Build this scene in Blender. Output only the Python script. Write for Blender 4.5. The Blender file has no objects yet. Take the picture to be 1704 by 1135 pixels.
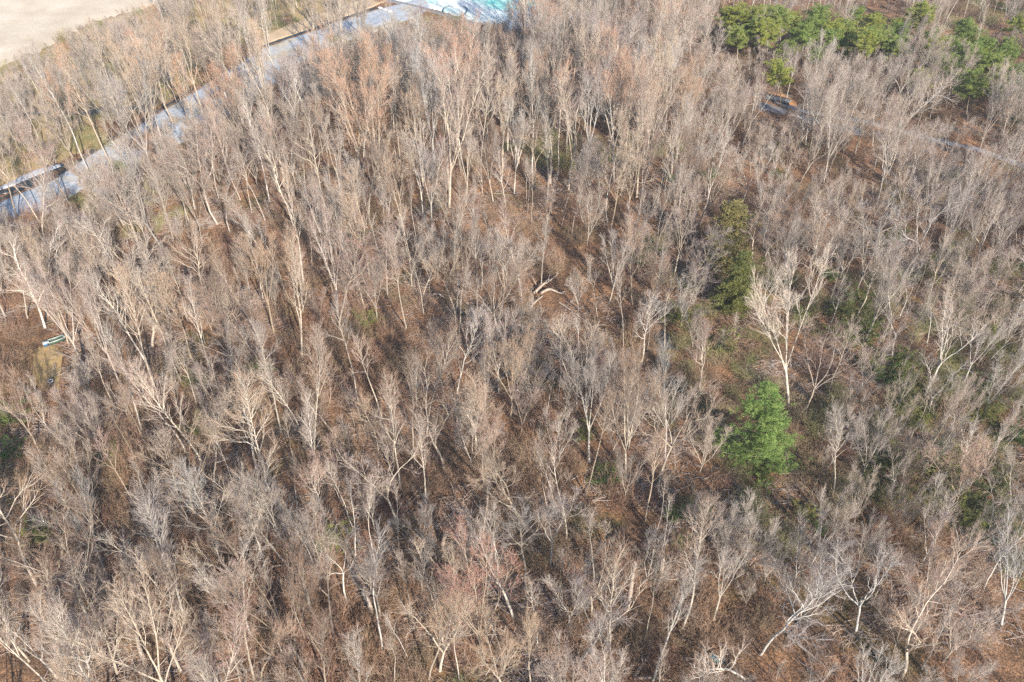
import bpy, math, random
import numpy as np
from mathutils import Vector

# ------------------------------------------------------------ camera, sky, sun, exposure
SC = bpy.context.scene
COL = SC.collection
CAM_H = 85.0
HAZE = 0.00017
PITCH = math.radians(40.0)
FPX = 1395.0                      # focal length in pixels of the 1704 px wide picture
cd = bpy.data.cameras.new('camera'); cam = bpy.data.objects.new('camera', cd); COL.objects.link(cam)
cd.sensor_width = 36.0; cd.lens = 36.0 * FPX / 1704.0
cd.clip_start = 0.5; cd.clip_end = 6000
cam.location = (0, 0, CAM_H); cam.rotation_euler = (math.radians(90) - PITCH, 0, 0)
SC.camera = cam

SUN_ELEV = math.radians(29.0)
SUN_AZ = math.radians(-25.8)      # direction the shadows run, measured from +Y towards -X (negative: to the left)
sh_dir = Vector((math.sin(SUN_AZ), math.cos(SUN_AZ), 0))
sun_from = Vector((-sh_dir.x * math.cos(SUN_ELEV), -sh_dir.y * math.cos(SUN_ELEV), math.sin(SUN_ELEV)))
sd = bpy.data.lights.new('sun', 'SUN'); sun = bpy.data.objects.new('sun', sd); COL.objects.link(sun)
sd.energy = 5.0; sd.angle = math.radians(0.55); sd.color = (1.0, 0.89, 0.77)
sun.rotation_euler = (-sun_from).to_track_quat('-Z', 'Y').to_euler()
W = bpy.data.worlds.new('World'); SC.world = W; W.use_nodes = True
nt = W.node_tree
sky = nt.nodes.new('ShaderNodeTexSky'); sky.sky_type = 'NISHITA'; sky.sun_disc = False
sky.sun_elevation = SUN_ELEV
sky.sun_rotation = math.atan2(sun_from.x, sun_from.y)
sky.ozone_density = 3.0; sky.dust_density = 0.3
nt.links.new(sky.outputs[0], nt.nodes['Background'].inputs[0])
nt.nodes['Background'].inputs[1].default_value = 0.112
SC.view_settings.view_transform = 'Standard'; SC.view_settings.look = 'None'
SC.view_settings.exposure = 0.93; SC.view_settings.gamma = 1
SC.cycles.max_bounces = 4; SC.cycles.diffuse_bounces = 2; SC.cycles.glossy_bounces = 1
SC.cycles.transmission_bounces = 1; SC.cycles.transparent_max_bounces = 4; SC.cycles.volume_bounces = 0
SC.cycles.caustics_reflective = False; SC.cycles.caustics_refractive = False
SC.cycles.use_denoising = False; SC.cycles.denoiser = 'OPENIMAGEDENOISE'
SC.cycles.use_adaptive_sampling = True; SC.cycles.adaptive_threshold = 0.02

rng = np.random.default_rng(11)
R = random.Random(5)
ct, st = math.cos(PITCH), math.sin(PITCH)

# ------------------------------------------------------------ where things stand
def gz(x, y):
    return np.clip((290.0 - y) / 110.0, 0, 1) * (0.7 * np.sin(x / 23.0 + 1.3) * np.cos(y / 31.0) + 0.35 * np.sin((x + y) / 11.0) + 0.2 * np.sin(x / 5.1 - y / 6.7)) * 0.8

def ground(px, py):
    """photo pixel -> point on the ground"""
    a, b = (px - 852.0) / FPX, (py - 567.5) / FPX
    d = np.array([a, ct - b * st, -st - b * ct])
    z = 0.0
    for _ in range(4):
        t = (CAM_H - z) / -d[2]
        x, y = d[0] * t, d[1] * t
        z = float(gz(x, y))
    return x, y, z

def project(x, y, z):
    Y = y * ct - (z - CAM_H) * st
    V = -y * st - (z - CAM_H) * ct
    return 852.0 + FPX * x / Y, 567.5 + FPX * V / Y

def top_of(bx, by, bz, px, py):
    """height and sideways lean of a tree rooted at b whose tip shows at pixel (px,py)"""
    b = (py - 567.5) / FPX
    h = (b * by * ct + b * CAM_H * st - b * bz * st + by * st + bz * ct - CAM_H * ct) / (b * st - ct)
    Y = by * ct - (bz + h - CAM_H) * st
    return h, (px - 852.0) / FPX * Y - bx

def inside(poly, x, y):
    c = False
    n = len(poly)
    for i in range(n):
        x1, y1 = poly[i]; x2, y2 = poly[i - 1]
        if (y1 > y) != (y2 > y) and x < (x2 - x1) * (y - y1) / (y2 - y1) + x1:
            c = not c
    return c

# ------------------------------------------------------------ materials
def mat(name):
    m = bpy.data.materials.new(name); m.use_nodes = True
    return m, m.node_tree, m.node_tree.nodes['Principled BSDF']

def N(nt, t, **kw):
    n = nt.nodes.new(t)
    for k, v in kw.items():
        if k in n.inputs: n.inputs[k].default_value = v
        else: setattr(n, k, v)
    return n

def ramp(nt, fac, stops):
    r = nt.nodes.new('ShaderNodeValToRGB')
    el = r.color_ramp.elements
    while len(el) < len(stops): el.new(0.5)
    for e, (p, c) in zip(el, stops):
        e.position = p; e.color = (*c, 1)
    nt.links.new(fac, r.inputs[0])
    return r.outputs[0]

def noise(nt, scale, detail=5, rough=0.6, vec=None, kind='Object'):
    n = N(nt, 'ShaderNodeTexNoise', Scale=scale, Detail=detail, Roughness=rough)
    if vec is None:
        tc = nt.nodes.new('ShaderNodeTexCoord'); vec = tc.outputs[kind]
    nt.links.new(vec, n.inputs['Vector'])
    return n.outputs['Fac']

def mix(nt, fac, a, b, mode='MIX'):
    m = nt.nodes.new('ShaderNodeMix'); m.data_type = 'RGBA'; m.blend_type = mode
    for s, v in ((m.inputs[0], fac), (m.inputs[6], a), (m.inputs[7], b)):
        if isinstance(v, (int, float)): s.default_value = v
        elif isinstance(v, tuple): s.default_value = (*v, 1)
        else: nt.links.new(v, s)
    return m.outputs[2]

def wood_material(name, stops, spec=0.15, scale=1.2, dark=0.72):
    """bark or twigs: a tone per plant, its own tint, and patchy lichen and grime"""
    m, nt, p = mat(name)
    oi = nt.nodes.new('ShaderNodeObjectInfo')
    c = ramp(nt, oi.outputs['Random'], stops)
    c = mix(nt, 1.0, c, oi.outputs['Color'], 'MULTIPLY')
    n = noise(nt, scale, 4, 0.7)
    v = ramp(nt, n, [(0.35, (dark,) * 3), (0.62, (1.0,) * 3)])
    c = mix(nt, 1.0, c, v, 'MULTIPLY')
    nt.links.new(c, p.inputs['Base Color'])
    p.inputs['Roughness'].default_value = 0.85
    p.inputs['Specular IOR Level'].default_value = spec
    return m

M_BARK = wood_material('bark', dark=.58, scale=2.2, stops= [(0.0, (.46, .41, .34)), (.2, (.64, .59, .51)), (.45, (.33, .28, .22)), (.7, (.55, .48, .39)), (1, (.70, .66, .59))])
M_TWIG = wood_material('twigs', [(0.0, (.42, .33, .27)), (.25, (.52, .43, .35)), (.5, (.45, .35, .31)), (.75, (.54, .48, .42)), (1, (.32, .26, .23))], dark=.85)
M_BRUSH = wood_material('brush', [(0.0, (.34, .20, .135)), (.25, (.46, .28, .19)), (.5, (.38, .29, .18)), (.75, (.48, .34, .25)), (1, (.28, .20, .14))], dark=.7)
M_OLIVE = wood_material('olive_brush', [(0.0, (.34, .33, .15)), (.4, (.46, .41, .22)), (.7, (.28, .31, .13)), (1, (.48, .40, .25))], dark=.65)
M_DEAD = wood_material('dead_wood', [(0.0, (.38, .30, .24)), (1, (.56, .48, .40))], dark=.55, scale=3)

def foliage_material(name, a, b, scale=.9):
    m, nt, p = mat(name)
    oi = nt.nodes.new('ShaderNodeObjectInfo')
    n = noise(nt, scale, 3, .6)
    c = ramp(nt, n, [(.35, a), (.65, b)])
    c = mix(nt, 1.0, c, oi.outputs['Color'], 'MULTIPLY')
    nt.links.new(c, p.inputs['Base Color'])
    p.inputs['Roughness'].default_value = .6
    p.inputs['Specular IOR Level'].default_value = .25
    tr = nt.nodes.new('ShaderNodeBsdfTranslucent'); nt.links.new(c, tr.inputs[0])
    ms = nt.nodes.new('ShaderNodeMixShader'); ms.inputs[0].default_value = .25
    nt.links.new(p.outputs[0], ms.inputs[1]); nt.links.new(tr.outputs[0], ms.inputs[2])
    nt.links.new(ms.outputs[0], nt.nodes['Material Output'].inputs[0])
    return m
M_PINE = foliage_material('pine_needles', (.12, .22, .055), (.31, .41, .12))
M_VPINE = foliage_material('yellow_green_needles', (.18, .26, .06), (.38, .42, .12))
M_CEDAR = foliage_material('cedar_foliage', (.14, .135, .05), (.33, .28, .11))
M_LEAF = foliage_material('evergreen_leaves', (.08, .13, .04), (.21, .24, .085))

# forest floor: leaf litter, moss, bare earth
def make_floor_material():
    m, nt, p = mat('forest_floor')
    big = noise(nt, .045, 4, .6)
    c = ramp(nt, big, [(.30, (.17, .125, .10)), (.45, (.35, .225, .14)), (.56, (.60, .37, .22)), (.70, (.22, .17, .11))])
    mid = noise(nt, .35, 5, .65)
    c2 = ramp(nt, mid, [(.35, (.10, .08, .065)), (.5, (.36, .235, .155)), (.64, (.66, .42, .25))])
    c = mix(nt, .55, c, c2)
    olive = noise(nt, .085, 3, .5)
    of = ramp(nt, olive, [(.56, (0, 0, 0)), (.68, (1, 1, 1))])
    c = mix(nt, of, c, (.25, .22, .10))
    fine = noise(nt, 3.2, 6, .8)
    f = ramp(nt, fine, [(.36, (.35, .33, .33)), (.5, (.9, .88, .86)), (.62, (1.7, 1.55, 1.35))])
    c = mix(nt, 1.0, c, f, 'MULTIPLY')
    tc = nt.nodes.new('ShaderNodeTexCoord')
    v = N(nt, 'ShaderNodeTexVoronoi', Scale=5.5); nt.links.new(tc.outputs['Object'], v.inputs['Vector'])
    lv = ramp(nt, v.outputs['Distance'], [(.1, (1.25, 1.15, 1.0)), (.6, (.75, .75, .8))])
    c = mix(nt, 1.0, c, lv, 'MULTIPLY')
    nt.links.new(c, p.inputs['Base Color'])
    p.inputs['Roughness'].default_value = .95; p.inputs['Specular IOR Level'].default_value = .1
    b = N(nt, 'ShaderNodeBump', Strength=1.0, Distance=.9); nt.links.new(fine, b.inputs['Height'])
    nt.links.new(b.outputs[0], p.inputs['Normal'])
    return m
M_FLOOR = make_floor_material()

def earth_material(name, stops, scale=.2, fine=2.5, lo=.8, hi=1.15, rough=.95, kind='Object'):
    m, nt, p = mat(name)
    c = ramp(nt, noise(nt, scale, 5, .6, kind=kind), stops)
    f = ramp(nt, noise(nt, fine, 6, .75), [(.35, (lo,) * 3), (.65, (hi,) * 3)])
    c = mix(nt, 1.0, c, f, 'MULTIPLY')
    nt.links.new(c, p.inputs['Base Color']); p.inputs['Roughness'].default_value = rough
    p.inputs['Specular IOR Level'].default_value = .15
    return m
M_FIELD = earth_material('dry_field', [(.3, (.50, .42, .31)), (.5, (.58, .50, .38)), (.7, (.66, .58, .46))], .09)
M_TAN = earth_material('dry_grass', [(.3, (.22, .17, .08)), (.5, (.36, .27, .14)), (.7, (.48, .34, .20))], .12)
M_BANK = earth_material('bare_bank', [(.3, (.42, .31, .19)), (.7, (.56, .44, .30))], .15)
M_TRACK = earth_material('pale_track', [(.3, (.30, .35, .41)), (.5, (.42, .46, .50)), (.64, (.44, .40, .32))], .12, .9, .7, 1.2)
M_HYDRO = earth_material('turquoise_mulch', [(.40, (.78, .79, .76)), (.53, (.64, .76, .73)), (.62, (.36, .64, .60)), (.70, (.12, .50, .47))], .06)
M_PATH = earth_material('path_gravel', [(.3, (.20, .20, .22)), (.7, (.34, .32, .31))], .4)
M_GREYGROUND = earth_material('grey_ground', [(.3, (.16, .17, .19)), (.7, (.26, .25, .25))], .4)
M_YGRASS = earth_material('yellow_grass', [(.35, (.22, .165, .08)), (.6, (.38, .27, .13))], .5)

def water_material(name, col, rough=.12, streak=None):
    m, nt, p = mat(name)
    c = ramp(nt, noise(nt, .5, 4, .6), [(.35, col), (.7, streak or col)])
    nt.links.new(c, p.inputs['Base Color']); p.inputs['Roughness'].default_value = rough
    b = N(nt, 'ShaderNodeBump', Strength=.25, Distance=.1); nt.links.new(noise(nt, 3, 3), b.inputs['Height'])
    nt.links.new(b.outputs[0], p.inputs['Normal'])
    return m
M_DARKWATER = water_material('dark_water', (.02, .03, .035), .35, (.04, .055, .06))
M_ICE = water_material('thin_ice', (.34, .42, .52), .35, (.62, .62, .60))

def plain(name, col, rough=.6, metal=0.0, sc=4.0, dark=.75):
    m, nt, p = mat(name)
    c = ramp(nt, noise(nt, sc, 4, .7), [(.35, tuple(v * dark for v in col)), (.65, col)])
    nt.links.new(c, p.inputs['Base Color']); p.inputs['Roughness'].default_value = rough
    p.inputs['Metallic'].default_value = metal
    return m
M_PALEMETAL = plain('weathered_metal', (.62, .68, .62), .45)
M_GREENMETAL = plain('green_paint', (.07, .12, .09), .5)
M_BLUEPLATE = plain('blue_paint', (.05, .16, .32), .4)
M_WHITE = plain('white_plastic', (.75, .75, .72), .5)
M_GREYDARK = plain('dark_grey_plastic', (.09, .10, .11), .5)
M_TEAL = plain('teal_plastic', (.03, .42, .45), .35)
M_TEALD = plain('dark_teal_plastic', (.01, .10, .14), .4)
M_DECK = plain('grey_planks', (.62, .62, .58), .8)
M_RAIL = plain('dark_timber', (.14, .115, .09), .8)

# ------------------------------------------------------------ mesh building
class MB:
    """collects triangles"""
    def __init__(s): s.V = []; s.T = []; s.n = 0
    def add(s, v, t):
        v = np.asarray(v, float).reshape(-1, 3); t = np.asarray(t, int).reshape(-1, 3)
        s.V.append(v); s.T.append(t + s.n); s.n += len(v)
    def tubes(s, P, Rr, sides, cap=True):
        """P (N,k,3) centre lines, Rr (N,k) radii; ends in a point when cap"""
        P = np.asarray(P, float); Rr = np.asarray(Rr, float)
        n, k, _ = P.shape
        if n == 0: return
        D = P[:, -1] - P[:, 0]; D /= np.linalg.norm(D, axis=1, keepdims=True) + 1e-9
        ref = np.where(np.abs(D[:, 2:3]) > .8, np.array([[1., 0, 0]]), np.array([[0, 0, 1.]]))
        U = np.cross(D, ref); U /= np.linalg.norm(U, axis=1, keepdims=True) + 1e-9
        Vv = np.cross(D, U)
        a = np.arange(sides) * 2 * math.pi / sides
        kk = k - 1 if cap else k
        ring = U[:, None, None, :] * np.cos(a)[None, None, :, None] + Vv[:, None, None, :] * np.sin(a)[None, None, :, None]
        v = P[:, :kk, None, :] + ring * Rr[:, :kk, None, None]
        v = v.reshape(n, kk * sides, 3)
        tri = []
        for j in range(kk - 1):
            for i in range(sides):
                a0 = j * sides + i; a1 = j * sides + (i + 1) % sides
                tri += [(a0, a1, a0 + sides), (a1, a1 + sides, a0 + sides)]
        if cap:
            v = np.concatenate([v, P[:, -1:, :]], axis=1)
            tip = kk * sides
            for i in range(sides):
                tri.append(((kk - 1) * sides + i, (kk - 1) * sides + (i + 1) % sides, tip))
        per = v.shape[1]
        t = np.array(tri)[None] + (np.arange(n) * per)[:, None, None]
        s.add(v.reshape(-1, 3), t.reshape(-1, 3))
    def box(s, c, size, rot=0.0, tilt=None):
        x, y, z = np.array(size) / 2
        v = np.array([[i * x, j * y, k * z] for i in (-1, 1) for j in (-1, 1) for k in (-1, 1)], float)
        cr, sr = math.cos(rot), math.sin(rot)
        v = v @ np.array([[cr, sr, 0], [-sr, cr, 0], [0, 0, 1]]) + np.array(c)
        q = [(0, 1, 3, 2), (4, 6, 7, 5), (0, 4, 5, 1), (2, 3, 7, 6), (0, 2, 6, 4), (1, 5, 7, 3)]
        s.add(v, [t for a, b, c2, d in q for t in ((a, b, c2), (a, c2, d))])
    def lathe(s, prof, seg=20, c=(0, 0, 0)):
        v = []; t = []
        for r, z in prof:
            for i in range(seg):
                a = i * 2 * math.pi / seg; v.append((c[0] + r * math.cos(a), c[1] + r * math.sin(a), c[2] + z))
        for j in range(len(prof) - 1):
            for i in range(seg):
                a0 = j * seg + i; a1 = j * seg + (i + 1) % seg
                t += [(a0, a1, a0 + seg), (a1, a1 + seg, a0 + seg)]
        s.add(v, t)
    def mesh(s, name, material, smooth=False):
        me = bpy.data.meshes.new(name)
        V = np.concatenate(s.V).astype(np.float32); T = np.concatenate(s.T).astype(np.int32)
        me.vertices.add(len(V)); me.vertices.foreach_set('co', V.ravel())
        me.loops.add(len(T) * 3); me.loops.foreach_set('vertex_index', T.ravel())
        me.polygons.add(len(T)); me.polygons.foreach_set('loop_start', np.arange(len(T), dtype=np.int32) * 3)
        if smooth: me.polygons.foreach_set('use_smooth', np.ones(len(T), bool))
        me.update(calc_edges=True)
        me.materials.append(material)
        return me

def put(name, me, parent=None, loc=(0, 0, 0)):
    o = bpy.data.objects.new(name, me); COL.objects.link(o); o.location = loc
    if parent is not None: o.parent = parent
    return o

def tag(o, label=None, cat=None, group=None, kind=None):
    if label: o['label'] = label
    if cat: o['category'] = cat
    if group: o['group'] = group
    if kind: o['kind'] = kind
    return o

# ------------------------------------------------------------ the ground and what lies on it
def axis(lo, hi, fine_lo, fine_hi, step, coarse):
    a = list(np.arange(lo, fine_lo, coarse)) + list(np.arange(fine_lo, fine_hi, step)) + list(np.arange(fine_hi, hi + 1, coarse))
    return np.array(a)
def grid_mesh(xs, ys, zf, name, material):
    X, Y = np.meshgrid(xs, ys); Z = zf(X, Y)
    v = np.stack([X, Y, Z], -1).reshape(-1, 3)
    nx, ny = len(xs), len(ys)
    i = (np.arange(ny - 1)[:, None] * nx + np.arange(nx - 1)[None]).ravel()
    t = np.concatenate([np.stack([i, i + 1, i + nx], 1), np.stack([i + 1, i + nx + 1, i + nx], 1)])
    b = MB(); b.add(v, t)
    return b.mesh(name, material, True)
gm = grid_mesh(axis(-1500, 1500, -220, 220, 2.0, 40), axis(-400, 2600, 0, 360, 2.0, 40), gz, 'forest_floor', M_FLOOR)
tag(put('ground', gm), kind='structure')

def resample(pl, n):
    P = np.array(pl, float); s = np.r_[0, np.cumsum(np.linalg.norm(np.diff(P, axis=0), axis=1))]
    t = np.linspace(0, s[-1], n)
    return np.stack([np.interp(t, s, P[:, i]) for i in range(P.shape[1])], 1)
def patch(name, up, lo, material, lift, n=80, m=14, rag=.5):
    """a sheet between two pixel lines, laid over the ground"""
    A = resample([ground(*p)[:2] for p in up], n); B = resample([ground(*p)[:2] for p in lo], n)
    def jag(k):
        w = np.cumsum(rng.normal(0, 1, n)); w -= np.linspace(w[0], w[-1], n)
        return (w / (np.abs(w).max() + 1e-6) * .6 + rng.normal(0, .3, n)) * rag
    D = B - A; D /= np.linalg.norm(D, axis=1, keepdims=True) + 1e-9
    A = A + D * jag(0)[:, None]; B = B + D * jag(1)[:, None]
    t = np.linspace(0, 1, m)
    G = A[:, None] * (1 - t)[None, :, None] + B[:, None] * t[None, :, None]
    Z = gz(G[..., 0], G[..., 1]) + lift
    Z[:, 0] -= lift + .15; Z[:, -1] -= lift + .15; Z[0] -= .02; Z[-1] -= .02
    v = np.concatenate([G, Z[..., None]], -1).reshape(-1, 3)
    i = (np.arange(n - 1)[:, None] * m + np.arange(m - 1)[None]).ravel()
    tr = np.concatenate([np.stack([i, i + m, i + 1], 1), np.stack([i + 1, i + m, i + m + 1], 1)])
    b = MB(); b.add(v, tr)
    o = put(name, b.mesh(name, material, True)); tag(o, kind='structure')
    return o

patch('field', [(-160, -170), (60, -190), (330, -200)], [(-150, 150), (-40, 132), (60, 92), (150, 40), (230, 20), (310, -12), (420, -60)], M_FIELD, .12, n=160, m=60, rag=2.5)
patch('dry_meadow', [(-150, 150), (-40, 120), (60, 86), (150, 36), (230, 16), (310, -16), (420, -60)],
      [(-130, 345), (0, 318), (60, 292), (130, 262), (215, 214), (330, 144), (440, 74), (560, 32), (620, 14)], M_TAN, .05, m=30, rag=1.5)
patch('bank', [(410, 72), (480, 40), (560, 12), (600, 0), (640, -16)], [(440, 76), (500, 54), (560, 34), (620, 12), (660, -4)], M_BANK, .16, rag=.6)
patch('track', [(-60, 352), (0, 334), (100, 292), (215, 216), (330, 146), (440, 79), (560, 37), (625, 15), (684, 2), (700, -14)],
      [(-60, 410), (0, 392), (60, 372), (130, 320), (250, 262), (330, 230), (410, 185), (500, 105), (560, 76), (640, 48), (700, 26), (716, 14)], M_TRACK, .20, n=120, m=20, rag=.7)
patch('ditch', [(-60, 350), (0, 331), (100, 288), (215, 211), (330, 141), (440, 75), (560, 32), (625, 12)],
      [(-60, 352), (0, 333), (100, 291), (215, 214), (330, 144.5), (440, 78), (560, 37), (625, 15)], M_DARKWATER, .24, n=120, m=4, rag=.25)
patch('pond', [(-40, 322), (10, 318), (50, 292), (85, 274), (112, 272)], [(-40, 322), (0, 324), (40, 316), (80, 292), (112, 276)], M_DARKWATER, .28, rag=.4)
patch('ice', [(-4, 316), (30, 298), (60, 284), (100, 275)], [(-4, 318), (30, 307), (66, 292), (102, 279)], M_ICE, .34, rag=.4)
patch('creek', [(30, 189), (80, 184), (140, 181), (190, 177), (240, 176)], [(30, 193), (80, 192), (140, 193), (190, 190), (240, 181)], M_DARKWATER, .18, m=8, rag=.5)
patch('construction_ground', [(640, -60), (760, -70), (960, -60)], [(640, 0), (700, 10), (740, 22), (790, 38), (860, 60), (905, 66), (960, 30)], M_HYDRO, .14, m=40, n=100, rag=1.2)
patch('dirt_lane', [(622, -8), (690, 8), (745, 24), (800, 40)], [(622, -3), (690, 13), (745, 29), (800, 46)], M_GREYGROUND, .24, m=6, rag=.4)
patch('footpath', [(1190, 143), (1262, 157), (1330, 180), (1400, 192), (1460, 203), (1530, 222), (1630, 246), (1730, 280)],
      [(1190, 147), (1262, 162), (1330, 187), (1400, 199), (1460, 211), (1530, 231), (1630, 254), (1730, 290)], M_PATH, .22, n=100, m=6, rag=.25)
patch('grey_strip', [(1262, 166), (1300, 178), (1340, 192), (1420, 208), (1500, 232)], [(1262, 182), (1300, 192), (1340, 204), (1420, 224), (1500, 240)], M_GREYGROUND, .12, m=8, rag=.8)  # darker blue-grey strip of ground along the near side of the footpath
patch('pool', [(1082, 552), (1100, 548), (1122, 560)], [(1090, 572), (1110, 584), (1132, 586)], M_DARKWATER, .22, n=30, m=10, rag=.5)
patch('clearing', [(58, 582), (80, 574), (106, 578)], [(54, 636), (72, 656), (98, 648)], M_YGRASS, .18, n=40, m=16, rag=1.3)
patch('leaf_bank', [(1276, 150), (1300, 152), (1326, 170)], [(1278, 158), (1300, 168), (1326, 182)], earth_material('orange_leaves', [(.3, (.45, .22, .09)), (.7, (.6, .33, .15))], .6), .17, n=30, m=10, rag=.6)

# ------------------------------------------------------------ bare trees
def unit(v): return v / (np.linalg.norm(v) + 1e-9)
def perp(d, a):
    ref = np.array([1., 0, 0]) if abs(d[2]) > .85 else np.array([0, 0, 1.])
    u = unit(np.cross(d, ref)); v = np.cross(d, u)
    return u * math.cos(a) + v * math.sin(a)
def line(p, d, L, k, wob, up, g):
    pts = [np.array(p, float)]; d = unit(np.array(d, float))
    for i in range(k - 1):
        d = unit(d + g.normal(0, wob, 3) + np.array([0, 0, up]))
        pts.append(pts[-1] + d * L / (k - 1))
    return np.array(pts)
def at(P, t):
    f = t * (len(P) - 1); i = min(int(f), len(P) - 2); u = f - i
    return P[i] * (1 - u) + P[i + 1] * u, unit(P[i + 1] - P[i])

KINDS = {
    # H real height, fork height share, leaders, leader spread, limb count, limb angle, limb length share, wobble, crown start, twig density
    'vase':    dict(H=24, fork=(.22, .38), lead=(4, 7), spread=(.12, .48), limbs=10, lang=.45, llen=.20, wob=.045, start=.30, up=.05, r=.21, tw=1.0),
    'column':  dict(H=23, fork=None, lead=(1, 1), spread=(0, 0), limbs=24, lang=.6, llen=.20, wob=.04, start=.42, up=.06, r=.17, tw=1.0),
    'spread':  dict(H=17, fork=(.32, .45), lead=(3, 5), spread=(.25, .72), limbs=9, lang=.75, llen=.24, wob=.13, start=.22, up=.09, r=.17, tw=1.0),
    'oak':     dict(H=18, fork=None, lead=(1, 1), spread=(0, 0), limbs=18, lang=.8, llen=.32, wob=.10, start=.38, up=.07, r=.17, tw=1.1),
    'pole':    dict(H=19, fork=None, lead=(1, 1), spread=(0, 0), limbs=13, lang=.65, llen=.17, wob=.05, start=.60, up=.07, r=.12, tw=.75),
    'bushy':   dict(H=13, fork=(.12, .25), lead=(4, 6), spread=(.25, .65), limbs=10, lang=.6, llen=.24, wob=.08, start=.15, up=.06, r=.13, tw=1.3),
    'sapling': dict(H=9, fork=None, lead=(1, 1), spread=(0, 0), limbs=16, lang=.7, llen=.25, wob=.06, start=.22, up=.06, r=.055, tw=.6),
}
def make_tree(kind, seed, dense=1.0):
    k = KINDS[kind]; g = np.random.default_rng(seed); H = k['H']
    big = MB(); fine = MB()
    leaders = []
    if k['fork']:
        fh = g.uniform(*k['fork']) * H
        T = line((0, 0, -.4), (g.normal(0, .05), g.normal(0, .05), 1), fh + .4, 6, k['wob'] * .6, .02, g)
        rt = np.linspace(1.25, .8, 6) * k['r']; rt[0] *= 1.25
        big.tubes(T[None], rt[None], 8, cap=False)
        n = g.integers(k['lead'][0], k['lead'][1] + 1); a0 = g.uniform(0, 6.28)
        for i in range(n):
            a = a0 + i * 6.283 / n + g.normal(0, .3); sp = g.uniform(*k['spread'])
            base, _ = at(T, g.uniform(.78, 1.0))
            d = np.array([math.cos(a) * math.sin(sp), math.sin(a) * math.sin(sp), math.cos(sp)])
            L = (H - base[2]) * g.uniform(.8, 1.04) / max(.72, math.cos(sp * .7))
            P = line(base, d, L, 11, k['wob'], k['up'] * .8, g)
            r0 = k['r'] * g.uniform(.36, .6)
            leaders.append((P, r0, k['start'], k['limbs']))
    else:
        P = line((0, 0, -.4), (g.normal(0, .06), g.normal(0, .06), 1), H, 15, k['wob'], .03, g)
        leaders.append((P, k['r'], k['start'], k['limbs']))
    B1, Q1 = [], []
    for P, r0, s0, nl in leaders:
        kk = len(P); rr = r0 * (1 - np.linspace(0, 1, kk) ** 1.3) + .012
        if not k['fork']: rr[0] *= 1.35
        big.tubes(P[None], rr[None], 7)
        az = g.uniform(0, 6.28)
        for j in range(nl):
            t = s0 + (1 - s0) * ((j + g.uniform(0, .9)) / nl) ** .85
            t = min(t, .97)
            b, d = at(P, t); az += 2.4 + g.normal(0, .4)
            ang = k['lang'] * g.uniform(.7, 1.25) * (1.15 - .45 * t)
            dd = d * math.cos(ang) + perp(d, az) * math.sin(ang)
            shape = (1.0 - .62 * ((t - s0) / (1 - s0)) ** 1.4)
            L = H * k['llen'] * g.uniform(.6, 1.25) * shape
            Q = line(b, dd, L, 7, k['wob'] * 1.7 + .03, k['up'] * 1.4, g)
            r1 = max(.03, min(r0 * (1 - t) * .75 + .025, r0 * .5, L * .020))
            B1.append(Q); Q1.append(r1 * np.linspace(1, .22, 7))
        Q1.append(None); B1.append(P[int(kk * .7):])
    lim = [(Q, r) for Q, r in zip(B1, Q1) if r is not None]
    big.tubes(np.array([q for q, _ in lim]), np.array([r for _, r in lim]), 5)
    # branches off limbs and leader tips
    S, Dr, Ln = [], [], []
    for Q, r in zip(B1, Q1):
        LQ = np.linalg.norm(Q[-1] - Q[0]); nb = max(4, int((4.5 + LQ * 1.15) * k['tw'] * dense)); az = g.uniform(0, 6.28)
        for j in range(nb):
            t = .30 + .69 * ((j + g.uniform(0, 1)) / nb) ** .8
            b, d = at(Q, min(t, .99)); az += 2.4 + g.normal(0, .5)
            ang = g.uniform(.25, .7)
            S.append(b); Dr.append(d * math.cos(ang) + perp(d, az) * math.sin(ang)); Ln.append((.6 + .46 * LQ * (1 - .55 * t)) * g.uniform(.6, 1.3))
    S, Dr, Ln = np.array(S), np.array(Dr), np.array(Ln)
    P2 = steps(S, Dr, Ln, 5, .09 + k['wob'], .06, g)
    big.tubes(P2, (np.clip(Ln * .0135, .014, .032))[:, None] * np.linspace(1, .4, 5)[None], 3)
    # twigs, then the last fine shoots
    S3, D3, L3 = sprout(P2, int(6 * dense), .25, (.2, .6), Ln * .5, (.55, 1.3), g)
    P3 = steps(S3, D3, L3, 4, .06, .07, g)
    fine.tubes(P3, np.full((len(P3), 1), .010) * np.array([[1, .8, .6, .4]]), 3)
    S4, D4, L4 = sprout(P3, int(2.6 * dense), .3, (.2, .5), L3 * .75, (.6, 1.2), g)
    P4 = steps(S4, D4, L4, 3, .05, .06, g)
    fine.tubes(P4, np.full((len(P4), 1), .0075) * np.array([[1, .75, .4]]), 3)
    return big.mesh(kind + '_trunk', M_BARK, True), fine.mesh(kind + '_crown', M_TWIG)
def steps(S, D, L, k, wob, up, g):
    P = [S]; d = D / (np.linalg.norm(D, axis=1, keepdims=True) + 1e-9)
    for i in range(k - 1):
        d = d + g.normal(0, wob, d.shape) + np.array([0, 0, up]); d /= np.linalg.norm(d, axis=1, keepdims=True)
        P.append(P[-1] + d * (L / (k - 1))[:, None])
    return np.stack(P, 1)
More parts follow.
